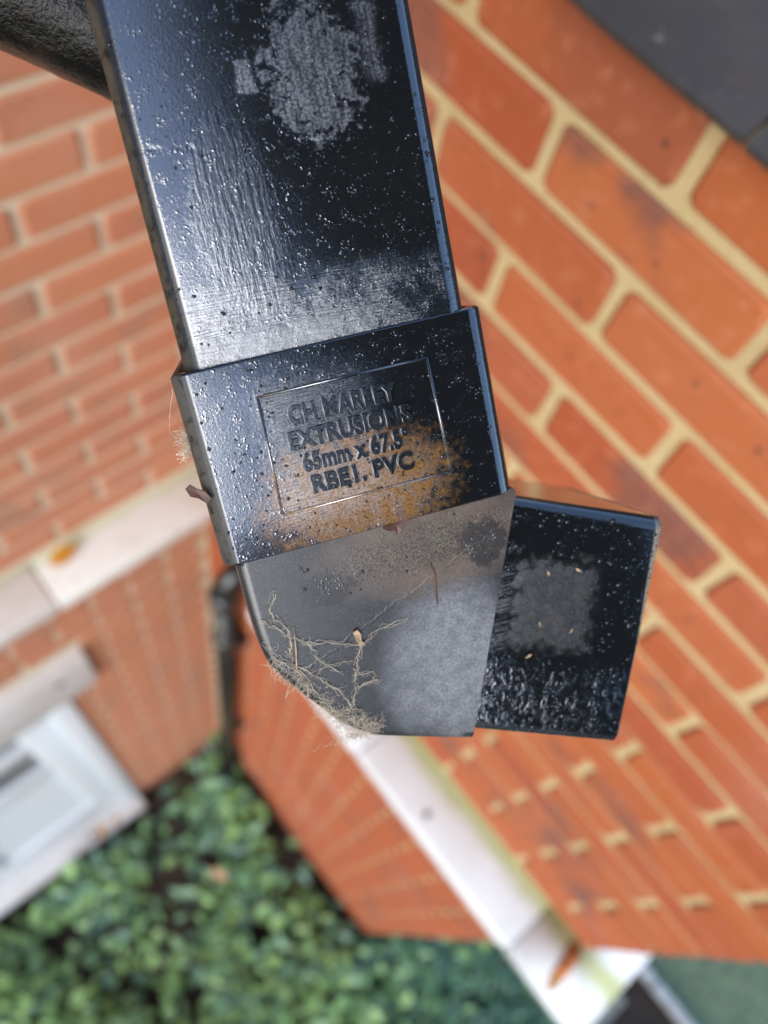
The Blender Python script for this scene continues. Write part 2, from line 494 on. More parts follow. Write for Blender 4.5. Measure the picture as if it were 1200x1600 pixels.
# ------------------------------------------------------------------ white string course along both walls
BT, BB, PR = CAM_Z - 1.752, CAM_Z - 1.808, 0.112
M_BAND_R = mat_paint('white_paint_ledge', (0.66, 0.69, 0.70), .8, .45, (0, WX + .005, WX + .05))
M_BAND_L = mat_paint('weathered_paint_ledge', (0.69, 0.68, 0.63), .4, .8, (1, WY + .0, WY + .03))
def band_piece(name, lo, hi, mat, parent, label=None):
    o = link(name, box_mesh(name, lo, hi, .006, 2, True), mat, parent)
    if label: o['label'] = label
    return o
# right wall pieces (joint at Y=.375); the last one turns the corner
gap = .003
band_piece('ledge_stone', (WX - .05, -.495, BB), (WX + PR + .006, -.10, BT), M_BAND_R, wall_r)
band_piece('ledge_stone', (WX - .05, -.10 + gap, BB), (WX + PR + .006, .374, BT), M_BAND_R, wall_r)
bm = bmesh.new()
ex, ey = WX + PR + .006, WE + .10
outl = [(WX - .05, .374 + gap), (ex, .374 + gap), (ex, ey), (-1.6, ey), (-1.6, WE - .05), (WX - .05, WE - .05)]
vb = [bm.verts.new((x, y, BB)) for x, y in outl]; vt = [bm.verts.new((x, y, BT)) for x, y in outl]
bm.faces.new(vb[::-1]); bm.faces.new(vt)
for i in range(6): bm.faces.new((vb[i], vb[(i + 1) % 6], vt[(i + 1) % 6], vt[i]))
bmesh.ops.bevel(bm, geom=list(bm.edges), offset=.005, segments=2, affect='EDGES')
link('ledge_stone', bm_mesh(bm, 'ledge_stone', True), M_BAND_R, wall_r)['label'] = 'white ledge piece turning the outer corner'
# left wall pieces
x = WX + .004
for x1 in (-.06, .62, 1.4, LWX1):
    band_piece('ledge_stone', (x, WY - .05, BB - .002), (x1 - gap, WY + PR, BT - .002), M_BAND_L, wall_l); x = x1
# small fixings on the right ledge: a dark hole plug and a rusty iron stub
M_RUST = mat_simple('rust', (0.36, 0.11, 0.025), .85, .5, 90, bump=.8, bscale=300)
M_DARK = mat_simple('dark_hole', (0.05, 0.035, 0.03), .8)
def disc_mesh(name, r, h, n=10, jag=.15):
    rg = random.Random(5)
    ring = [(r * (1 + rg.uniform(-jag, jag)) * math.cos(2 * math.pi * i / n), r * (1 + rg.uniform(-jag, jag)) * math.sin(2 * math.pi * i / n)) for i in range(n)]
    v, f = loft([[(a, b, 0) for a, b in ring], [(a * .8, b * .8, h) for a, b in ring]], capb=True)
    return mesh(name, v, f)
o = link('screw_plug', disc_mesh('screw_plug', .008, .002), M_DARK, wall_r); o.location = (-.416, .086, BT)
v, f = [], []
tube([(WX + .012, .462, BT - .002), (WX + .030, .466, BT + .010), (WX + .052, .468, BT + .008), (WX + .075, .468, BT + .002)], [.016, .015, .012, .007], 7, v, f)
link('rusty_stub', mesh('rusty_stub', v, f, True), M_RUST, wall_r)['label'] = 'rusty iron stub at the ledge corner'
M_STAIN = mat_simple('rust_stain', (0.50, 0.26, 0.09), .8, .4, 60)
o = link('rust_stain', disc_mesh('rust_stain', .022, .0008, 14, .4), M_STAIN, wall_r); o.location = (WX + .066, .47, BT)
o.scale = (1.6, .7, 1)

# ------------------------------------------------------------------ lintel and door in the left wall
M_WHITE = mat_paint('white_gloss_paint', (0.66, 0.69, 0.71), 0, .2)
M_LINT = mat_paint('lintel_paint', (0.66, 0.64, 0.62), 0, .5)
lint = link('lintel', box_mesh('lintel', (-.066, WY - .1, LZ0 + .002), (1.6, WY + .028, LZ1), .006, 2, True), M_LINT, wall_l)
o = link('screw_hole', disc_mesh('screw_hole', .014, .002, 9, .3), M_DARK, lint)
o.matrix_world = Matrix.Translation((.033, WY + .028, CAM_Z - 2.48)) @ Matrix.Rotation(R(-90), 4, 'X')
M_GLASS = NT('door_glass'); M_GLASS.set(Base_Color=(0.10, 0.13, 0.115), Roughness=.06); M_GLASS = M_GLASS.m
DPL = WY - .045                             # door plane
door = link('door', box_mesh('door_panel', (DX0 + .06, DPL - .05, .16), (DX1 - .06, DPL - .012, DZ1 - .06)), M_WHITE, wall_l)
door['label'] = 'white painted door with narrow glass panes under a white lintel'
def dpart(name, lo, hi, mat=M_WHITE, bev=.004):
    return link(name, box_mesh(name, lo, hi, bev, 2, True), mat, door)
dpart('frame', (DX0, WY - .12, .06), (DX0 + .075, WY + .012, DZ1))
dpart('frame', (DX1 - .075, WY - .12, .06), (DX1, WY + .012, DZ1))
dpart('frame', (DX0 + .076, WY - .12, DZ1 - .075), (DX1 - .076, WY + .011, DZ1 - .001))
dpart('stile', (DX0 + .077, DPL - .03, .2), (DX0 + .205, DPL + .008, DZ1 - .077))
dpart('stile', (DX1 - .205, DPL - .03, .2), (DX1 - .077, DPL + .008, DZ1 - .077))
za, zb, zc_, zd, ze = CAM_Z - 2.86, CAM_Z - 3.02, CAM_Z - 3.17, CAM_Z - 3.43, CAM_Z - 3.58
dpart('rail', (DX0 + .206, DPL - .03, za), (DX1 - .206, DPL + .0075, DZ1 - .078))
dpart('rail', (DX0 + .206, DPL - .03, zc_), (DX1 - .206, DPL + .0075, zb))
dpart('rail', (DX0 + .206, DPL - .03, ze), (DX1 - .206, DPL + .0075, zd))
dpart('rail', (DX0 + .206, DPL - .03, .2), (DX1 - .206, DPL + .0075, .42))
dpart('mullion', (.70, DPL - .03, .421), (.79, DPL + .007, ze - .001))
for (z0_, z1_) in ((zb, za), (zd, zc_)):
    dpart('pane', (DX0 + .20, DPL - .010, z0_ - .003), (DX1 - .20, DPL - .006, z1_ + .003), M_GLASS, 0)
dpart('threshold', (DX0 + .001, WY - .1, .05), (DX1 - .001, WY + .085, .13), M_LINT, .01)
for px, pz, r_ in ((.20, .135, .02), (.29, .135, .03), (.34, .132, .02)):
    o = link('dirt_patch', disc_mesh('dirt_patch', r_, .004, 9, .5), M_STAIN, door); o.location = (px, WY + .045, pz - .006)

# ------------------------------------------------------------------ slates over the right wall
M_SLATE = NT('slate'); _t = M_SLATE; _g = _t.coord((1, 1, 1))
_oi = _t.new('ShaderNodeObjectInfo').outputs['Random']
_n = _t.noise(_g, 14, 5, .6); _n2 = _t.noise(_g, 70, 5, .65); _n3 = _t.noise(_g, 30, 4, .6, .8)
_c = _t.mix(_oi, (0.028, 0.028, 0.031), (0.041, 0.040, 0.043))
_c = _t.mix(_t.ramp(_n, .45, .7, 0, .6), _c, (0.060, 0.058, 0.060))
_c = _t.mix(_t.ramp(_n3, .58, .68, 0, .6), _c, (0.053, 0.035, 0.037))
_c = _t.mix(_t.ramp(_n2, .62, .75, 0, .8), _c, (0.155, 0.155, 0.162))
_c = _t.mix(1.0, _c, (1.04, .98, .90), 'MULTIPLY')
M_SLATE = _t.set(Base_Color=_c, Roughness=.62, Normal=_t.bump(_t.math('ADD', _n2, _n), .4, .002))
M_TIMBER = mat_simple('dark_timber', (0.035, 0.032, 0.030), .7, .3, 12)
roof_r = link('slate_roof', None, None) if False else empty('slate_roof', loc=(WX, 0, TOP_R))
tag(roof_r, 'dark grey slate roof edge above the right brick wall', 'roof')
PITCH = R(33)
fr_s = Matrix.Translation((WX + .028, 0, CAM_Z - .302)) @ Matrix.Rotation(PITCH, 4, 'Y')   # local -X climbs the roof
SW = .25
def slate_mesh(seed):
    rg = random.Random(seed)
    n = 9; L = .42; T = .007
    lo = [(rg.uniform(-.0008, .0009), -SW / 2 + .0015 + (SW - .003) * i / (n - 1)) for i in range(n)]
    v = []
    for (x, y) in lo: v += [(x, y, T), (x + .001, y, 0), (-L, y, T), (-L, y, 0)]
    f = []
    for i in range(n - 1):
        a = i * 4; b = a + 4
        f += [(a, b, b + 2, a + 2), (a + 1, a + 3, b + 3, b + 1), (a, a + 1, b + 1, b), (a + 2, b + 2, b + 3, a + 3)]
    f += [(0, 2, 3, 1)]; a = (n - 1) * 4; f += [(a, a + 1, a + 3, a + 2)]
    return mesh('slate', v, f)
slm = [slate_mesh(s) for s in range(4)]
JY = -.150
for row in range(9):
    xo = -row * .19
    y = JY + (row % 2) * SW / 2 - SW * 3.5
    while y < WE + .12:
        if y - SW / 2 > WY - .02:
            o = link('slate', slm[random.randint(0, 3)], M_SLATE, roof_r)
            o.matrix_world = fr_s @ Matrix.Translation((xo, y, .0095 * (row % 2) + .001 * row)) @ Matrix.Rotation(R(-1.4), 4, 'Y') @ Matrix.Rotation(random.uniform(-.006, .006), 4, 'Z')
        y += SW
bm = bmesh.new(); add_box(bm, (-1.95, WY + .002, -.06), (-.03, WE + .06, -.013))
o = link('roof_boarding', bm_mesh(bm, 'roof_boarding'), M_TIMBER, roof_r); o.matrix_world = fr_s

# ------------------------------------------------------------------ added dark eaves, unseen above the left wall, meant to darken reflections
eav = empty('added_eaves', loc=(0, WY, 5.7))
tag(eav, 'added dark boarded eaves, unseen high above the left brick wall', 'roof')
M_SOFF = mat_simple('added_dark_soffit', (0.018, 0.017, 0.017), .55, .3, 20)
SOF_Y = -.62
link('added_soffit', box_mesh('added_soffit', (WX - .6, WY + .003, 5.32), (LWX1, SOF_Y, 5.34)), M_SOFF, eav).matrix_world = Matrix()
link('added_fascia', box_mesh('added_fascia', (WX - .6, SOF_Y + .001, 5.28), (LWX1, SOF_Y + .022, 5.50)), M_SOFF, eav).matrix_world = Matrix()
rv, rf = loft([[(WX - .6, SOF_Y + .06, 5.50), (WX - .6, WY - 2.5, 7.3), (WX - .6, WY - 2.5, 7.34), (WX - .6, SOF_Y + .06, 5.54)],
               [(LWX1, SOF_Y + .06, 5.50), (LWX1, WY - 2.5, 7.3), (LWX1, WY - 2.5, 7.34), (LWX1, SOF_Y + .06, 5.54)]], capa=True, capb=True)
link('added_roof_slope', mesh('added_roof_slope', rv, rf), M_SLATE, eav).matrix_world = Matrix()

# ------------------------------------------------------------------ pipe frames
def frame(xa, ya, za, o):
    m_ = Matrix((xa, ya, za)).transposed().to_4x4()
    m_.translation = Vector(o) + Vector((0, 0, CAM_Z)); return m_
F_BEND = frame((-0.910774, 0.378637, 0.144651), (0.211669, 0.747706, -0.624446), (-0.346745, -0.541468, -0.765885), (-0.082192, -0.081472, -0.145258))
F_PIPE = frame((-0.896551, 0.403441, 0.164992), (0.227900, 0.755550, -0.609095), (-0.372706, -0.511657, -0.774136), (-0.082246, -0.082276, -0.146239))
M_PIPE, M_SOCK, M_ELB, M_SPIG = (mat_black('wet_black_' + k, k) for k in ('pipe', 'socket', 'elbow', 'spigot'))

def sq_tube(hx, hz, r, t0, t1, wall, zc, xf=None, n=6, lip=.0006, rings=2):
    """square tube along local y between t0 and t1, centre depth zc"""
    xf = xf or (lambda p: p)
    out = rrect(hx, hz, r, n); inn = rrect(hx - wall, hz - wall, max(r - wall, .0008), n)
    sm = rrect(hx - lip, hz - lip, r - lip * .6, n)
    R_ = lambda ring, y: [xf(Vector((a, y, zc + b))) for a, b in ring]
    rs = [R_(inn, t1), R_(inn, t0), R_(sm, t0)]
    ts = [t0 + lip] + [t0 + (t1 - t0) * i / rings for i in range(1, rings)] + [t1 - lip]
    rs += [R_(out, y) for y in ts] + [R_(sm, t1), R_(inn, t1)]
    v, f = loft(rs)
    return mesh('tube', v, f, True)

# upper pipe
pipe = link('rainwater_pipe', sq_tube(.0325, .0325, .0042, -.95, .0035, .0022, .0325, rings=8), M_PIPE, None, F_PIPE)
tag(pipe, 'wet square black plastic rainwater pipe sloping down from the top of the picture', 'pipe')

# bend
bend = empty('pipe_bend', F_BEND)
tag(bend, 'black plastic square pipe bend with raised maker lettering, cobwebbed and dusty below', 'pipe bend')
I4 = Matrix()
def bpart(name, me, mat):
    o = bpy.data.objects.new(name, me); COL.objects.link(o); o.parent = bend
    if not me.materials: me.materials.append(mat)
    return o
WS = .0720 / 2; LS = .04527
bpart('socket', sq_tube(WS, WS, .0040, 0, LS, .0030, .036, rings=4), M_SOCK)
# elbow: outline on the face, extruded in depth
out_mm = [(-33.4, 44.5), (-33.5, 56), (-33.0, 68.0), (-31.4, 74.2), (-28.0, 80.0), (-23.0, 87.3), (-20.0, 92), (-16.6, 95.6), (-12.5, 98.8), (-8.0, 101.2), (13.4, 109.0), (36.7, 45.6), (36.0, 44.5)]
zf, zb_ = .0012, .0705
ctrl = out_mm[:11]
dense = []
for i in range(len(ctrl) - 1):                     # Catmull-Rom through the outer curve
    p0, p1, p2, p3 = (Vector(ctrl[max(i - 1, 0)]), Vector(ctrl[i]), Vector(ctrl[i + 1]), Vector(ctrl[min(i + 2, len(ctrl) - 1)]))
    for k in range(4):
        t_ = k / 4
        dense.append(.5 * ((2 * p1) + (p2 - p0) * t_ + (2 * p0 - 5 * p1 + 4 * p2 - p3) * t_ ** 2 + (3 * p1 - p0 - 3 * p2 + p3) * t_ ** 3))
dense.append(Vector(ctrl[-1]))
dense += [Vector(p) for p in out_mm[11:]]
nd = len(dense); ncurve = nd - 2                   # the last two points close the mitre and collar sides
def inset(i, d):
    p = dense[i]
    if i >= ncurve: return p.copy()
    a = dense[max(i - 1, 0)]; b = dense[min(i + 1, ncurve - 1)]
    tg = (b - a).normalized(); nn = Vector((tg.y, -tg.x))
    return p + nn * d
RB = 3.0
prof_e = [(RB * (1 - math.sin(R(a))), RB * (1 - math.cos(R(a)))) for a in (0, 18, 36, 54, 72, 90)]   # (inset, depth)
rings = []
for d, dep in prof_e: rings.append([(*(inset(i, d) / 1000), zf + dep / 1000) for i in range(nd)])
for d, dep in prof_e[::-1]: rings.append([(*(inset(i, d) / 1000), zb_ - dep / 1000) for i in range(nd)])
v, f = loft(rings, capa=True, capb=True)
me = mesh('elbow', v, f, True)
b_ = bmesh.new(); b_.from_mesh(me); bmesh.ops.recalc_face_normals(b_, faces=b_.faces); b_.to_mesh(me); b_.free()
o = bpart('elbow', me, M_ELB)
o['label'] = 'dusty grey elbow with cobwebs on its outer curve'
md = o.modifiers.new('wn', 'WEIGHTED_NORMAL'); md.keep_sharp = False; md.weight = 100
# spigot along the second leg
ANG = 1.21949
d2 = Vector((math.sin(ANG), math.cos(ANG), 0)); n2 = Vector((-math.cos(ANG), math.sin(ANG), 0))
piv = Vector((0, .06913, 0))
SP_R = Matrix.Rotation(R(-4.5), 3, d2) @ Matrix.Rotation(.045, 3, Vector((0, 0, 1))) @ Matrix.Rotation(.05, 3, n2)
SP_O = piv + d2 * .0267 + Vector((0, 0, .0046))
def xf2(p): return SP_O + SP_R @ (d2 * (p.y - .0267) + n2 * (p.x * .972 - .0010) + Vector((0, 0, p.z - .0022)))
o = bpart('spigot', sq_tube(.0325, .0325, .0036, .0258, .0688, .0024, .0022 + .0325, xf2, rings=4), M_SPIG)
o['label'] = 'wet spigot end with a dry square patch'
for ob in (pipe, *[c for c in bend.children]):
    b_ = bmesh.new(); b_.from_mesh(ob.data); bmesh.ops.recalc_face_normals(b_, faces=b_.faces); b_.to_mesh(ob.data); b_.free()
    if not ob.modifiers: ob.modifiers.new('wn', 'WEIGHTED_NORMAL').weight = 100

M_LETTER = mat_simple('wet_black_lettering', (0.006, 0.0065, 0.0075), .12, .2, 300, 2.0, .25, 1500, .0002)
# raised lettering and the border round it
def text_mesh(body, width, cap, s0, tbase, depth=.00075):
    cu = bpy.data.curves.new('txt', 'FONT'); cu.body = body; cu.size = 1.0; cu.offset = .03
    cu.extrude = .1; cu.bevel_depth = .02; cu.bevel_resolution = 1; cu.resolution_u = 4
    ob = bpy.data.objects.new('txt', cu); COL.objects.link(ob)
    bpy.context.view_layer.update()
    dg = bpy.context.evaluated_depsgraph_get()
    me_ = bpy.data.meshes.new_from_object(ob.evaluated_get(dg))
    bpy.data.objects.remove(ob); bpy.data.curves.remove(cu)
    co = np.empty(len(me_.vertices) * 3); me_.vertices.foreach_get('co', co); co = co.reshape(-1, 3)
    co[:, 0] -= co[:, 0].min(); co[:, 0] *= width / co[:, 0].max()
    co[:, 1] *= cap / .70
    zz = (co[:, 2] - co[:, 2].min()) / (co[:, 2].max() - co[:, 2].min())
    q = np.stack([s0 + co[:, 0], tbase - co[:, 1], .0002 - zz * (depth + .0002)], 1)
    me_.vertices.foreach_set('co', q.ravel()); me_.update(); me_.name = 'lettering'
    me_.materials.clear()
    return me_
for body, s0, s1, tb, cap in (('CH MARLEY', -13.2, 12.2, 16.2, 3.9), ('EXTRUSIONS', -14.5, 14.5, 21.9, 3.9), ('65mm x 67.5\u00b0', -12.6, 12.9, 27.4, 3.9), ('RBE1. PVC', -11.7, 12.9, 32.8, 3.9)):
    bpart('lettering', text_mesh(body, (s1 - s0) / 1000, cap / 1000, s0 / 1000, tb / 1000), M_LETTER)
def ridge(pts, w=.00036, h=.00032):
    v, f = [], []
    tube([(a / 1000, b / 1000, -.00002) for a, b in pts], w, 6, v, f)
    return mesh('label_border', v, f, True)
bc = [(-18.6, 8.6), (20.8, 8.8), (21.4, 36.2), (-19.8, 36.2)]
for i in range(4):
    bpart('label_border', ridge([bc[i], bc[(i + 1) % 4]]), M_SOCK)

# ------------------------------------------------------------------ water droplets standing on the plastic
M_DROP = NT('water_bead'); M_DROP.set(Base_Color=(0.006, 0.007, 0.008), Roughness=.08); M_DROP.b.inputs['IOR'].default_value = 1.48; M_DROP = M_DROP.m
def dome(v, f, x, y, z, r, h, sq, ang):
    base = len(v); n = 8
    ca, sa = math.cos(ang), math.sin(ang)
    for rr_, zz in ((1.0, 0.02), (.84, .52), (.45, .9)):
        for k in range(n):
            a = 2 * math.pi * k / n
            px, py = rr_ * r * math.cos(a) * sq, rr_ * r * math.sin(a)
            v.append((x + px * ca - py * sa, y + px * sa + py * ca, z - zz * h))
    v.append((x, y, z - h))
    for i in range(2):
        for k in range(n):
            l = (k + 1) % n; f.append((base + i * n + k, base + (i + 1) * n + k, base + (i + 1) * n + l, base + i * n + l))
    for k in range(n): f.append((base + 2 * n + k, base + 3 * n, base + 2 * n + (k + 1) % n))
def scatter(count, pick, z, rmin, rmax, xf=None):
    v, f = [], []
    c = 0; tries = 0
    while c < count and tries < count * 30:
        tries += 1
        p = pick()
        if p is None: continue
        r = rmin + (rmax - rmin) * random.random() ** 5
        x, y = p[0] / 1000, p[1] / 1000
        dome(v, f, x, y, p[2] / 1000 if len(p) > 2 else z, r / 1000, r / 1000 * random.uniform(.45, .8), random.uniform(.8, 1.5), random.uniform(0, 6.28)); c += 1
    return mesh('water_droplets', v, f, True)
def pick_pipe():
    x, y = random.uniform(-31, 31), random.uniform(-72, -3)
    n0 = mnoise.noise(Vector((x * .12, y * .12, 3.3)))
    p = .12 + .75 * max(0, (x - 2) / 30) * (1 if y > -42 else .35) + (.5 if y > -18 else 0)
    if y < -40 and x < -8: p += .1
    n1 = mnoise.noise(Vector((x * .45, y * .45, 1.7)))
    return (x, y) if n0 + n1 * .7 > .02 and random.random() < p * 1.2 else None
def pick_sock():
    x, y = random.uniform(-33, 33), random.uniform(1, 44)
    n0 = mnoise.noise(Vector((x * .15, y * .15, 9.3)))
    n1 = mnoise.noise(Vector((x * .5, y * .5, 4.7)))
    return (x, y) if n0 + n1 * .8 > -.05 and random.random() < .8 else None
def pick_spig():
    a, b = random.uniform(28, 67), random.uniform(-30, 30)
    if 30 < a < 57 and -18 < b < 10 and random.random() < .93: return None
    n0 = mnoise.noise(Vector((a * .15, b * .15, 1.3)))
    if random.random() > .5 + n0: return None
    q = xf2(Vector((b / 1000, a / 1000, .0022))) * 1000
    return (q.x, q.y, q.z)
def pick_elb():
    x, y = random.uniform(-20, 34), random.uniform(47, 60)
    if x > 36.7 - (y - 45) * .36 - 1: return None
    n0 = mnoise.noise(Vector((x * .2, y * .2, 5.3)))
    return (x, y) if n0 > .25 else None
for ob_par, mw, cnt, pk, z, a, b in ((pipe, F_PIPE, 560, pick_pipe, 0.0, .07, .50), (bend, F_BEND, 900, pick_sock, 0.0, .07, .40), (bend, F_BEND, 650, pick_spig, .0022, .10, .75), (bend, F_BEND, 110, pick_elb, .0012, .10, .45)):
    o = link('water_droplets', scatter(cnt, pk, z, a, b), M_DROP)
    o.parent = ob_par; o['kind'] = 'stuff'

# ------------------------------------------------------------------ round pipe behind, top left
M_TAR = NT('wet_tarred_iron'); _t = M_TAR; _g = _t.coord((1000, 1000, 1000))
_n = _t.noise(_g, .22, 5, .65); _n2 = _t.noise(_g, .8, 4, .6)
M_TAR = _t.set(Base_Color=_t.mix(_t.ramp(_n, .5, .7), (0.004, 0.004, 0.004), (0.016, 0.010, 0.007)), Roughness=_t.ramp(_n2, .4, .7, .05, .12),
               Normal=_t.bump(_t.math('ADD', _n2, _t.math('MULTIPLY', _n, 2.0)), .4, .0009))
_t.b.inputs['IOR'].default_value = 1.28
def cam_pt(px, py, depth):
    q = c_right * ((px - 600) / 1281.78 * depth) + c_down * ((py - 800) / 1281.78 * depth) + c_fwd * depth
    return q + Vector((0, 0, CAM_Z))
axis_a = cam_pt(-150, -122, .188); axis_b = cam_pt(330, 122, .212)
ax_v = (axis_b - axis_a); ax_len = ax_v.length; ax_v.normalize()
start = axis_a - ax_v * .35
ax_len += .35
sx = ax_v.cross(Vector((0, 0, 1))).normalized(); sy = ax_v.cross(sx)
rings = []
nseg, nr = 90, 40
for i in range(nseg + 1):
    s_ = ax_len * i / nseg
    ring = []
    for k in range(nr):
        a = 2 * math.pi * k / nr
        r_ = .0160 + .0010 * mnoise.noise(Vector((s_ * 60, math.cos(a) * 2, math.sin(a) * 2))) + .0007 * mnoise.noise(Vector((s_ * 260, math.cos(a) * 7, math.sin(a) * 7)))
        if s_ > ax_len - .012: r_ *= math.sqrt(max(0.02, 1 - ((s_ - (ax_len - .012)) / .012) ** 2 * .5))
        ring.append(tuple(start + ax_v * s_ + (sx * math.cos(a) + sy * math.sin(a)) * r_))
    rings.append(ring)
v, f = loft(rings, capa=True, capb=True)
rp = link('iron_pipe', mesh('iron_pipe', v, f, True), M_TAR)
tag(rp, 'round tarred iron pipe with grimy edge behind the top left of the square pipe', 'pipe')

# ------------------------------------------------------------------ far downpipe in the wall corner
M_FARP = mat_simple('black_pipe_plastic', (0.010, 0.010, 0.011), .28, .3, 20, 1.6)
dp = empty('downpipe', loc=(-.436, -.672, 0))
tag(dp, 'slim black downpipe standing far below in the corner of the brick walls', 'downpipe')
def cyl(name, r, z0, z1, parent, mat, r2=None, n=20):
    v, f = loft([[(r * math.cos(2 * math.pi * k / n), r * math.sin(2 * math.pi * k / n), z0) for k in range(n)],
                 [((r2 or r) * math.cos(2 * math.pi * k / n), (r2 or r) * math.sin(2 * math.pi * k / n), z1) for k in range(n)]], capa=True, capb=True)
    o = link(name, mesh(name, v, f, True), mat, parent); return o
cyl('pipe_length', .034, .12, 2.86, dp, M_FARP)
cyl('collar', .041, 2.42, 2.52, dp, M_FARP)
cyl('collar', .042, 2.80, 2.88, dp, M_FARP)
v, f = [], []
tube([(0, 0, 2.85), (0, 0, 2.91), (-.02, 0, 2.95), (-.09, 0, 2.97)], [.034, .034, .034, .034], 16, v, f)
link('wall_inlet', mesh('wall_inlet', v, f, True), M_FARP, dp)
v, f = [], []
tube([(0, 0, .24), (0, 0, .16), (.02, .02, .10), (.07, .08, .05)], [.043, .043, .043, .046], 16, v, f)
link('shoe', mesh('shoe', v, f, True), M_FARP, dp)
for zz in (2.45, 1.2, .4):
    link('bracket', box_mesh('bracket', (-.062, -.05, zz - .02), (-.02, .05, zz + .02), .004), M_FARP, dp)

# ------------------------------------------------------------------ plants
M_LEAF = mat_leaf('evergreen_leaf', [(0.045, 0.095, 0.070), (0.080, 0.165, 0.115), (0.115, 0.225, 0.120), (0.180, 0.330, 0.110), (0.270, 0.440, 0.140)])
def leaves_mesh(name, pts, size, tint, tilt=.6):
    v = []; f = []; ti = []
    prof = ((0, 0), (.25, .30), (.55, .34), (.82, .18), (1.0, 0))
    for p, s, tn in zip(pts, size, tint):
        yaw = random.uniform(0, 6.283); pit = random.gauss(0, tilt * .6); rol = random.gauss(0, .4)
        m_ = Matrix.Translation(p) @ Matrix.Rotation(yaw, 4, 'Z') @ Matrix.Rotation(-pit, 4, 'Y') @ Matrix.Rotation(rol, 4, 'X')
        b = len(v)
        for (a, w_) in prof:
            dz = -.18 * a * a
            v.append(tuple(m_ @ Vector((a * s, 0, dz * s))))
            if w_ > 0:
                v.append(tuple(m_ @ Vector((a * s, w_ * s * .75, (dz + .09) * s)))); v.append(tuple(m_ @ Vector((a * s, -w_ * s * .75, (dz + .09) * s))))
        # indices: 0 | 1 2 3 | 4 5 6 | 7 8 9 | 10
        ff = [(0, 1, 2), (0, 3, 1), (1, 4, 5, 2), (1, 3, 6, 4), (4, 7, 8, 5), (4, 6, 9, 7), (7, 10, 8), (7, 9, 10)]
        f += [tuple(b + i for i in q) for q in ff]
        ti += [tn] * 11
    me_ = mesh(name, v, f, True)
    at = me_.attributes.new('tint', 'FLOAT', 'POINT'); at.data.foreach_set('value', ti)
    return me_
pts, sz, tn = [], [], []
while len(pts) < 13000:
    x, y = random.uniform(WX + .05, 2.6), random.uniform(WY + .06, 2.4)
    if x < WX + .05 and y < WE: continue
    g0 = mnoise.noise(Vector((x * 2.3, y * 2.3, .7)))
    edge = min(x - WX, y - WY)
    if edge < .16 and random.random() < .75: continue
    if x > DX0 - .05 and y < WY + .16: continue
    if g0 < -.34 and random.random() < .8: continue
    tt = min(1, max(0, (x + .46) / .44)); gy = -.10 + .24 * tt
    if -.5 < x < .02 and abs(y - gy) < .11 + .08 * g0 and random.random() < .88: continue
    hgt_ = .12 + .22 * (g0 + .4) + .10 * min(1, max(0, (x + y) * .5))
    z = random.uniform(.03, 1) ** .5 * max(.06, hgt_)
    pts.append(Vector((x, y, z))); sz.append(random.uniform(.06, .115))
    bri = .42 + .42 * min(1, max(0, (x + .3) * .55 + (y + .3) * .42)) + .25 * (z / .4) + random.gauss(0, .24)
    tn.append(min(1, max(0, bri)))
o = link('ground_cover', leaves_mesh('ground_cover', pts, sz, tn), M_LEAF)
tag(o, 'dense evergreen leafy ground cover at the foot of the walls', 'plants', kind='stuff')
# second patch round the outer corner of the wall
pts, sz, tn = [], [], []
while len(pts) < 2600:
    x, y = random.uniform(-1.15, WX + .1), random.uniform(WE + .06, 2.4)
    if (y - .62) * .9 < -(x + .80) * 1.0 + .02 * random.gauss(0, 1): continue
    z = random.uniform(.03, 1) ** .5 * (.16 + .1 * mnoise.noise(Vector((x * 3, y * 3, 2))))
    pts.append(Vector((x, y, z))); sz.append(random.uniform(.05, .095)); tn.append(min(1, max(0, .5 + random.gauss(0, .2))))
o = link('ground_cover', leaves_mesh('ground_cover', pts, sz, tn), M_LEAF)
tag(o, 'bright leafy ground cover beyond the outer corner of the right wall', 'plants', kind='stuff')
# fallen leaves among the plants
M_DEAD = mat_simple('dead_leaf', (0.42, 0.24, 0.13), .7, .3, 30)
M_YEL = mat_simple('yellow_leaf', (0.52, 0.24, 0.02), .6, .3, 30)
def leaf_obj(name, loc, s, yaw, mat, label, tilt=.15, group=None):
    o_ = link(name, leaves_mesh(name, [Vector((0, 0, 0))], [s], [0.5], 0), mat)
    o_.location = loc; o_.rotation_euler = (0, tilt, yaw)
    return tag(o_, label, 'leaf', group)
leaf_obj('fallen_leaf', (-.05, -.27, .34), .10, .5, M_DEAD, 'pale pinkish dead leaf lying on the dark ground cover')
leaf_obj('fallen_leaf', (-.09, -.835 + .02, BT + .022), .075, 1.3, M_YEL, 'yellow autumn leaf lying on the left white ledge', .1)

# ------------------------------------------------------------------ paving and grass beyond the corner
M_PAVE = mat_simple('paving_stone', (0.28, 0.25, 0.20), .85, .35, 12, bump=.6, bscale=60, bdist=.003)
path = link('path', box_mesh('path_bed', (-4.2, WE + .3, .001), (-.62, 5.0, .006)), M_SOIL)
tag(path, kind='structure')
yy = WE + .32
while yy < 4.6:
    xx = -4.1 + random.uniform(0, .3)
    hgt_ = .45
    while xx < -.7:
        L = random.uniform(.45, .7)
        if not (xx + L > -3.2 and xx < -1.6 and yy < 2.6):
            link('paving_slab', box_mesh('paving_slab', (xx, yy, .005), (min(xx + L, -.64) - .012, yy + hgt_ - .012, .035), .006, 1), M_PAVE, path)
        xx += L
    yy += hgt_
M_KERB = mat_simple('pale_kerb', (0.50, 0.49, 0.46), .8, .2, 15)
kv_, kf_ = [], []
for i in range(4):
    link('kerb_stone', box_mesh('kerb_stone', (-1.63, WE + .35 + i * .45, .004), (-1.58, WE + .79 + i * .45, .09), .008, 2), M_KERB, path)
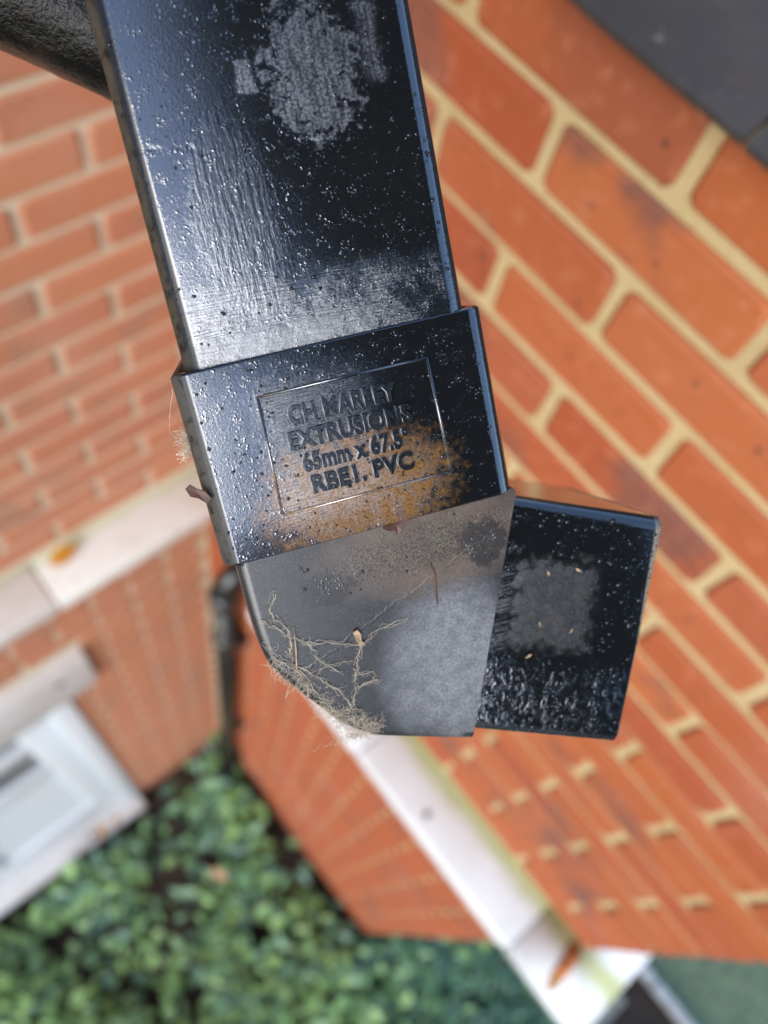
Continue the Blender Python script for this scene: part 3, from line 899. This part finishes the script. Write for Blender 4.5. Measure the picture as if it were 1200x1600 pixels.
gv, gf, gt = [], [], []
for i in range(18000):
    x, y = random.uniform(-3.2, -1.64), random.uniform(.9, 2.75)
    a = random.uniform(0, 6.28); h_ = random.uniform(.02, .05); l_ = random.uniform(.02, .08)
    b = len(gv); wdt = .004
    px, py = -math.sin(a) * wdt, math.cos(a) * wdt
    gv += [(x + px, y + py, .005), (x - px, y - py, .005), (x + math.cos(a) * l_, y + math.sin(a) * l_, h_)]
    gf.append((b, b + 1, b + 2)); gt += [min(1, max(0, .45 + random.gauss(0, .2)))] * 3
me = mesh('grass', gv, gf); at = me.attributes.new('tint', 'FLOAT', 'POINT'); at.data.foreach_set('value', gt)
tag(link('lawn', box_mesh('lawn', (-3.25, WE + .42, .006), (-1.635, 2.8, .012)), mat_simple('lawn_thatch', (0.25, 0.30, 0.17), .9, .4, 25, bump=.8, bscale=120, bdist=.01)), kind='structure')
M_GRASS = mat_leaf('grass_blade', [(0.16, 0.22, 0.11), (0.26, 0.34, 0.19), (0.38, 0.44, 0.28)])
tag(link('grass', me, M_GRASS), 'short pale grass beside the paving beyond the wall', 'grass', kind='stuff')

# ------------------------------------------------------------------ cobwebs and small debris on the bend
M_WEB = mat_simple('cobweb_silk', (0.46, 0.38, 0.28), .8, .4, 300)
def web_path(pts, jit=.5, sub=5, z=-.25):
    out_ = []
    for i in range(len(pts) - 1):
        a, b = pts[i], pts[i + 1]
        for k in range(sub):
            t_ = k / sub
            out_.append(Vector(((a[0] + (b[0] - a[0]) * t_ + random.gauss(0, jit)) / 1000, (a[1] + (b[1] - a[1]) * t_ + random.gauss(0, jit)) / 1000, (1.2 + z + random.uniform(-.5, .1)) / 1000)))
    out_.append(Vector((pts[-1][0] / 1000, pts[-1][1] / 1000, (1.2 + z) / 1000)))
    return out_
cv, cf = [], []
main = [[(-26, 54.3), (-28.6, 58.5), (-25.6, 64), (-25.1, 66.3), (-26.7, 72.8), (-24, 78), (-25, 83)],
        [(-25.1, 66.3), (-21.8, 69.1), (-14, 71.4), (-9.3, 73.8), (-4.6, 70.9), (3.8, 70.0)],
        [(-9.3, 73.8), (-11.5, 78), (-12.5, 80.8), (-13.0, 85), (-15.1, 88.9), (-19, 90.5), (-23.2, 88.1)],
        [(-12.5, 80.8), (-7.7, 81.0), (-7.4, 83.5), (-12.8, 84)], [(-15.1, 88.9), (-12.5, 92), (-13.5, 96)],
        [(-25, 66), (-29, 62), (-31, 60)], [(-24, 78), (-18, 76), (-12, 77)], [(-26.7, 72.8), (-21, 79), (-17, 84), (-15, 89)],
        [(-21.8, 69), (-20, 74), (-15, 80)], [(-31, 70), (-27, 74), (-23, 82), (-20, 88)]]
for p_ in main:
    for rep in range(3):
        pth = web_path(p_, .28 + .2 * rep)
        tube(pth, .000045 if rep else .00009, 3, cv, cf)
for i in range(520):                                     # fine hairs near the outer curve
    t_ = random.random() ** .7
    seg = [(-31.8, 68), (-30.4, 74.2), (-27.0, 80), (-22, 87.3), (-19, 92), (-15.6, 95.4), (-11, 98)]
    u_ = t_ * (len(seg) - 1.001); k = int(u_); fr_ = u_ - k
    ax_, ay_ = seg[k][0] + (seg[k + 1][0] - seg[k][0]) * fr_, seg[k][1] + (seg[k + 1][1] - seg[k][1]) * fr_
    inn = abs(random.gauss(0, 2.6)) - .9
    ax_ += inn * .8; ay_ -= inn * .6
    a = random.uniform(0, 6.28); l_ = random.uniform(.8, 4.0)
    p_ = [(ax_, ay_)]
    for q in range(3):
        a += random.gauss(0, .9); p_.append((p_[-1][0] + l_ / 3 * math.cos(a), p_[-1][1] + l_ / 3 * math.sin(a)))
    tube(web_path(p_, .12, 2, -.3 if inn > 0 else 1.2), random.uniform(.000025, .00006), 3, cv, cf)
for i in range(150):                                     # hanging tuft at the lowest point
    p_ = [(-14 + random.gauss(0, 3.0), 97 + random.gauss(0, 1.0))]
    a = R(100) + random.gauss(0, .6)
    for q in range(4):
        a += random.gauss(0, .7); p_.append((p_[-1][0] + random.uniform(.5, 1.3) * math.cos(a) * 1, p_[-1][1] + random.uniform(.4, 1.1) * abs(math.sin(a))))
    tube(web_path(p_, .1, 2, 2.5), random.uniform(.000025, .00006), 3, cv, cf)
o = link('cobweb', mesh('cobweb', cv, cf), M_WEB, None, F_BEND)
tag(o, 'tangled pale cobweb clinging to the outer curve of the pipe bend', 'cobweb')
cv, cf = [], []
for i in range(70):
    p_ = [(-36.3 + random.uniform(-.3, .6), 14 + random.uniform(-1, 5))]
    a = random.uniform(2.2, 4.2)
    for q in range(4):
        a += random.gauss(0, .9); p_.append((max(-42, p_[-1][0] + .8 * math.cos(a)), p_[-1][1] + .8 * math.sin(a)))
    tube(web_path(p_, .12, 2, 3.0), random.uniform(.00004, .00007), 3, cv, cf)
tube(web_path([(-36.2, 3), (-38.2, 8), (-39.5, 12), (-38, 15)], .1, 4, 3.0), .00006, 3, cv, cf)
o = link('cobweb', mesh('cobweb', cv, cf), M_WEB, None, F_BEND)
tag(o, 'small tuft of cobweb on the left edge of the lettered collar', 'cobweb')

M_BROWN = mat_simple('brown_leaf_scrap', (0.060, 0.018, 0.010), .5, .4, 400)
M_TAN = mat_simple('tan_scrap', (0.36, 0.24, 0.14), .7, .4, 400)
def scrap(name, pts, z, thick, mat, label, cat):
    """curled flake from an outline in millimetres"""
    cx = sum(p[0] for p in pts) / len(pts); cy = sum(p[1] for p in pts) / len(pts)
    v, f = [], []
    n = len(pts)
    for sgn in (0, 1):
        for (a, b) in pts: v.append((a / 1000, b / 1000, (z - sgn * thick - .25 * random.random()) / 1000))
        v.append((cx / 1000, cy / 1000, (z - sgn * thick + .1) / 1000))
    for i in range(n):
        j = (i + 1) % n
        f += [(i, j, n), (n + 1 + j, n + 1 + i, 2 * n + 1), (j, i, n + 1 + i, n + 1 + j)]
    o_ = link(name, mesh(name, v, f), mat, None, F_BEND)
    return tag(o_, label, cat)
scrap('leaf_scrap', [(2.2, 45.6), (4.5, 45.2), (6, 44.9), (7.6, 44.6), (9.6, 45.3), (8.2, 46.4), (6.8, 47.2), (5.6, 48.3), (5.0, 46.9), (3.4, 46.6)], .6, .25, M_BROWN, 'reddish brown scrap of leaf just below the collar edge', 'leaf scrap')
scrap('bark_scrap', [(-39.2, 24.6), (-38.0, 23.9), (-36.8, 25.2), (-35.2, 26.2), (-34.2, 28.2), (-35.6, 28.9), (-37.0, 27.4), (-38.6, 26.6)], .1, .5, M_BROWN, 'dark bark scrap stuck on the left edge of the lettered collar', 'scrap')
v, f = [], []
tube([(.0121, .0573, .0009), (.0124, .0605, .0007), (.0119, .0645, .0008), (.0117, .0685, .0009)], [.00010, .00022, .00024, .00012], 6, v, f)
tag(link('pine_needle', mesh('pine_needle', v, f, True), mat_simple('needle', (0.10, 0.035, 0.018), .5), None, F_BEND), 'short dark brown needle lying on the dusty elbow', 'needle')
v, f = [], []
tube([(-.0262, .0770, .0008), (-.0248, .0700, .0003), (-.0238, .0640, .0006)], [.00012, .00022, .00010], 6, v, f)
tag(link('twig', mesh('twig', v, f, True), M_TAN, None, F_BEND), 'thin brown twig caught in the cobweb on the elbow', 'twig')
scrap('bud_scale', [(-10.4, 69.4), (-9.2, 69.0), (-8.6, 70.4), (-8.8, 72.2), (-8.0, 73.4), (-9.4, 73.0), (-10.2, 71.6)], .7, .5, M_TAN, 'curled tan bud scale tangled in the cobweb', 'bud scale')
flk = [((41.5, 69), 2.0, 'pale flake at the top of the dry square patch'), ((49.5, 70.5), 2.6, 'largest tan flake near the corner of the dry square patch'), ((37, 82), 1.8, 'thin tan flake left of the dry square patch centre'), ((45.0, 86.5), 2.0, 'loop shaped tan flake low on the dry square patch'), ((32.5, 90), 2.4, 'pinkish flake at the lower left of the dry square patch')]
for (cx, cy), L, lab in flk:
    a0 = random.uniform(0, 3.1)
    pl = []
    for i in range(7):
        a = 2 * math.pi * i / 7; rr_ = random.uniform(.6, 1.1)
        px, py = L / 2 * math.cos(a) * rr_, L / 6 * math.sin(a) * rr_
        pl.append((cx + px * math.cos(a0) - py * math.sin(a0), cy + px * math.sin(a0) + py * math.cos(a0)))
    scrap('flake', pl, 1.9, .2, M_TAN, lab, 'flake')['group'] = 'flakes on the spigot'

# ------------------------------------------------------------------ added house and tree out of view, built for reflections in the plastic
NHX, NHY = 1.95, 5.2
nh = empty('reflection_house', loc=(NHX, NHY, 0))
tag(nh, 'unseen white house with brick gable, added opposite for reflections in the wet collar', 'house')
bm = bmesh.new()
prof = [(-1.3, 0), (1.3, 0), (1.3, 7.75), (-1.3, 7.75)]
a_ = [bm.verts.new((x, 0, z)) for x, z in prof]; b_ = [bm.verts.new((x, 6, z)) for x, z in prof]
bm.faces.new(a_); bm.faces.new(b_[::-1])
for i in range(4): bm.faces.new((a_[i], b_[i], b_[(i + 1) % 4], a_[(i + 1) % 4]))
link('wall', bm_mesh(bm, 'wall'), M_WHITE, nh)['label'] = 'white rendered lower wall, added to lighten the elbow reflection'
v, f = loft([[(-1.32, y, 7.76), (1.32, y, 7.76), (0, y, 9.6)] for y in (-.02, 6)], capa=True, capb=True)
link('gable', mesh('gable', v, f), M_BRICK, nh)['label'] = 'orange brick gable, unseen, added for reflections'
for sg in (-1, 1):
    v, f = loft([[(sg * 1.45, y, 7.64), (0, y, 9.65), (0, y, 9.73), (sg * 1.5, y, 7.71)] for y in (-.15, 6.2)], capa=True, capb=True)
    link('added_roof_slope', mesh('added_roof_slope', v, f), M_SLATE, nh)
wn = link('window', box_mesh('window', (-.5, -.03, 3.4), (.5, .02, 4.6)), M_WHITE, nh)  # window of the added unseen house
link('pane', box_mesh('pane', (-.43, -.036, 3.47), (.43, -.032, 4.53)), M_GLASS, wn)
M_DARKLEAF = mat_leaf('conifer_leaf', [(0.010, 0.022, 0.014), (0.018, 0.040, 0.022), (0.030, 0.060, 0.028)])
M_BARK = mat_simple('bark', (0.06, 0.045, 0.035), .9, .4, 20)
def tree(loc, h, prof, label, n=9000):
    """prof: list of (z, radius)"""
    root = empty('reflection_tree', loc=loc); tag(root, label, 'tree')
    zs_, rs_ = [p[0] for p in prof], [p[1] for p in prof]
    rad_at = lambda z: float(np.interp(z, zs_, rs_))
    v, f = [], []
    tube([(0, 0, 0), (.03, 0, h * .3), (0, .03, h * .65), (0, 0, h * .96)], [.16, .12, .07, .02], 9, v, f)
    for i in range(30):
        a = i * 2.4; z = zs_[0] + (h - zs_[0]) * i / 31; rr_ = rad_at(z) * .75
        tube([(0, 0, z), (math.cos(a) * rr_, math.sin(a) * rr_, z + .25)], [.03, .008], 5, v, f)
    link('reflection_trunk', mesh('reflection_trunk', v, f, True), M_BARK, root)
    P, Z, T = [], [], []
    rm = max(rs_)
    while len(P) < n:
        z = random.uniform(zs_[0], h); r0 = rad_at(z)
        if random.random() > (r0 / rm): continue
        a = random.uniform(0, 6.28)
        rr_ = r0 * (.9 + .28 * mnoise.noise(Vector((z * 1.1, math.cos(a) * 1.6, math.sin(a) * 1.6))))
        q = rr_ * random.random() ** .4
        P.append(Vector((math.cos(a) * q, math.sin(a) * q, z))); Z.append(random.uniform(.2, .36)); T.append(random.random())
    link('reflection_crown', leaves_mesh('reflection_crown', P, Z, T, .9), M_DARKLEAF, root)
tree((.20, 1.95, 0), 11.8, [(4.6, .25), (5.2, .5), (7.4, .5), (8.5, 1.15), (9.8, 1.6), (11.0, 1.15), (11.8, .25)], 'tall dark evergreen tree, unseen, added to darken the pipe reflections')  # added blocker: crown profile hides part of the mirrored sky
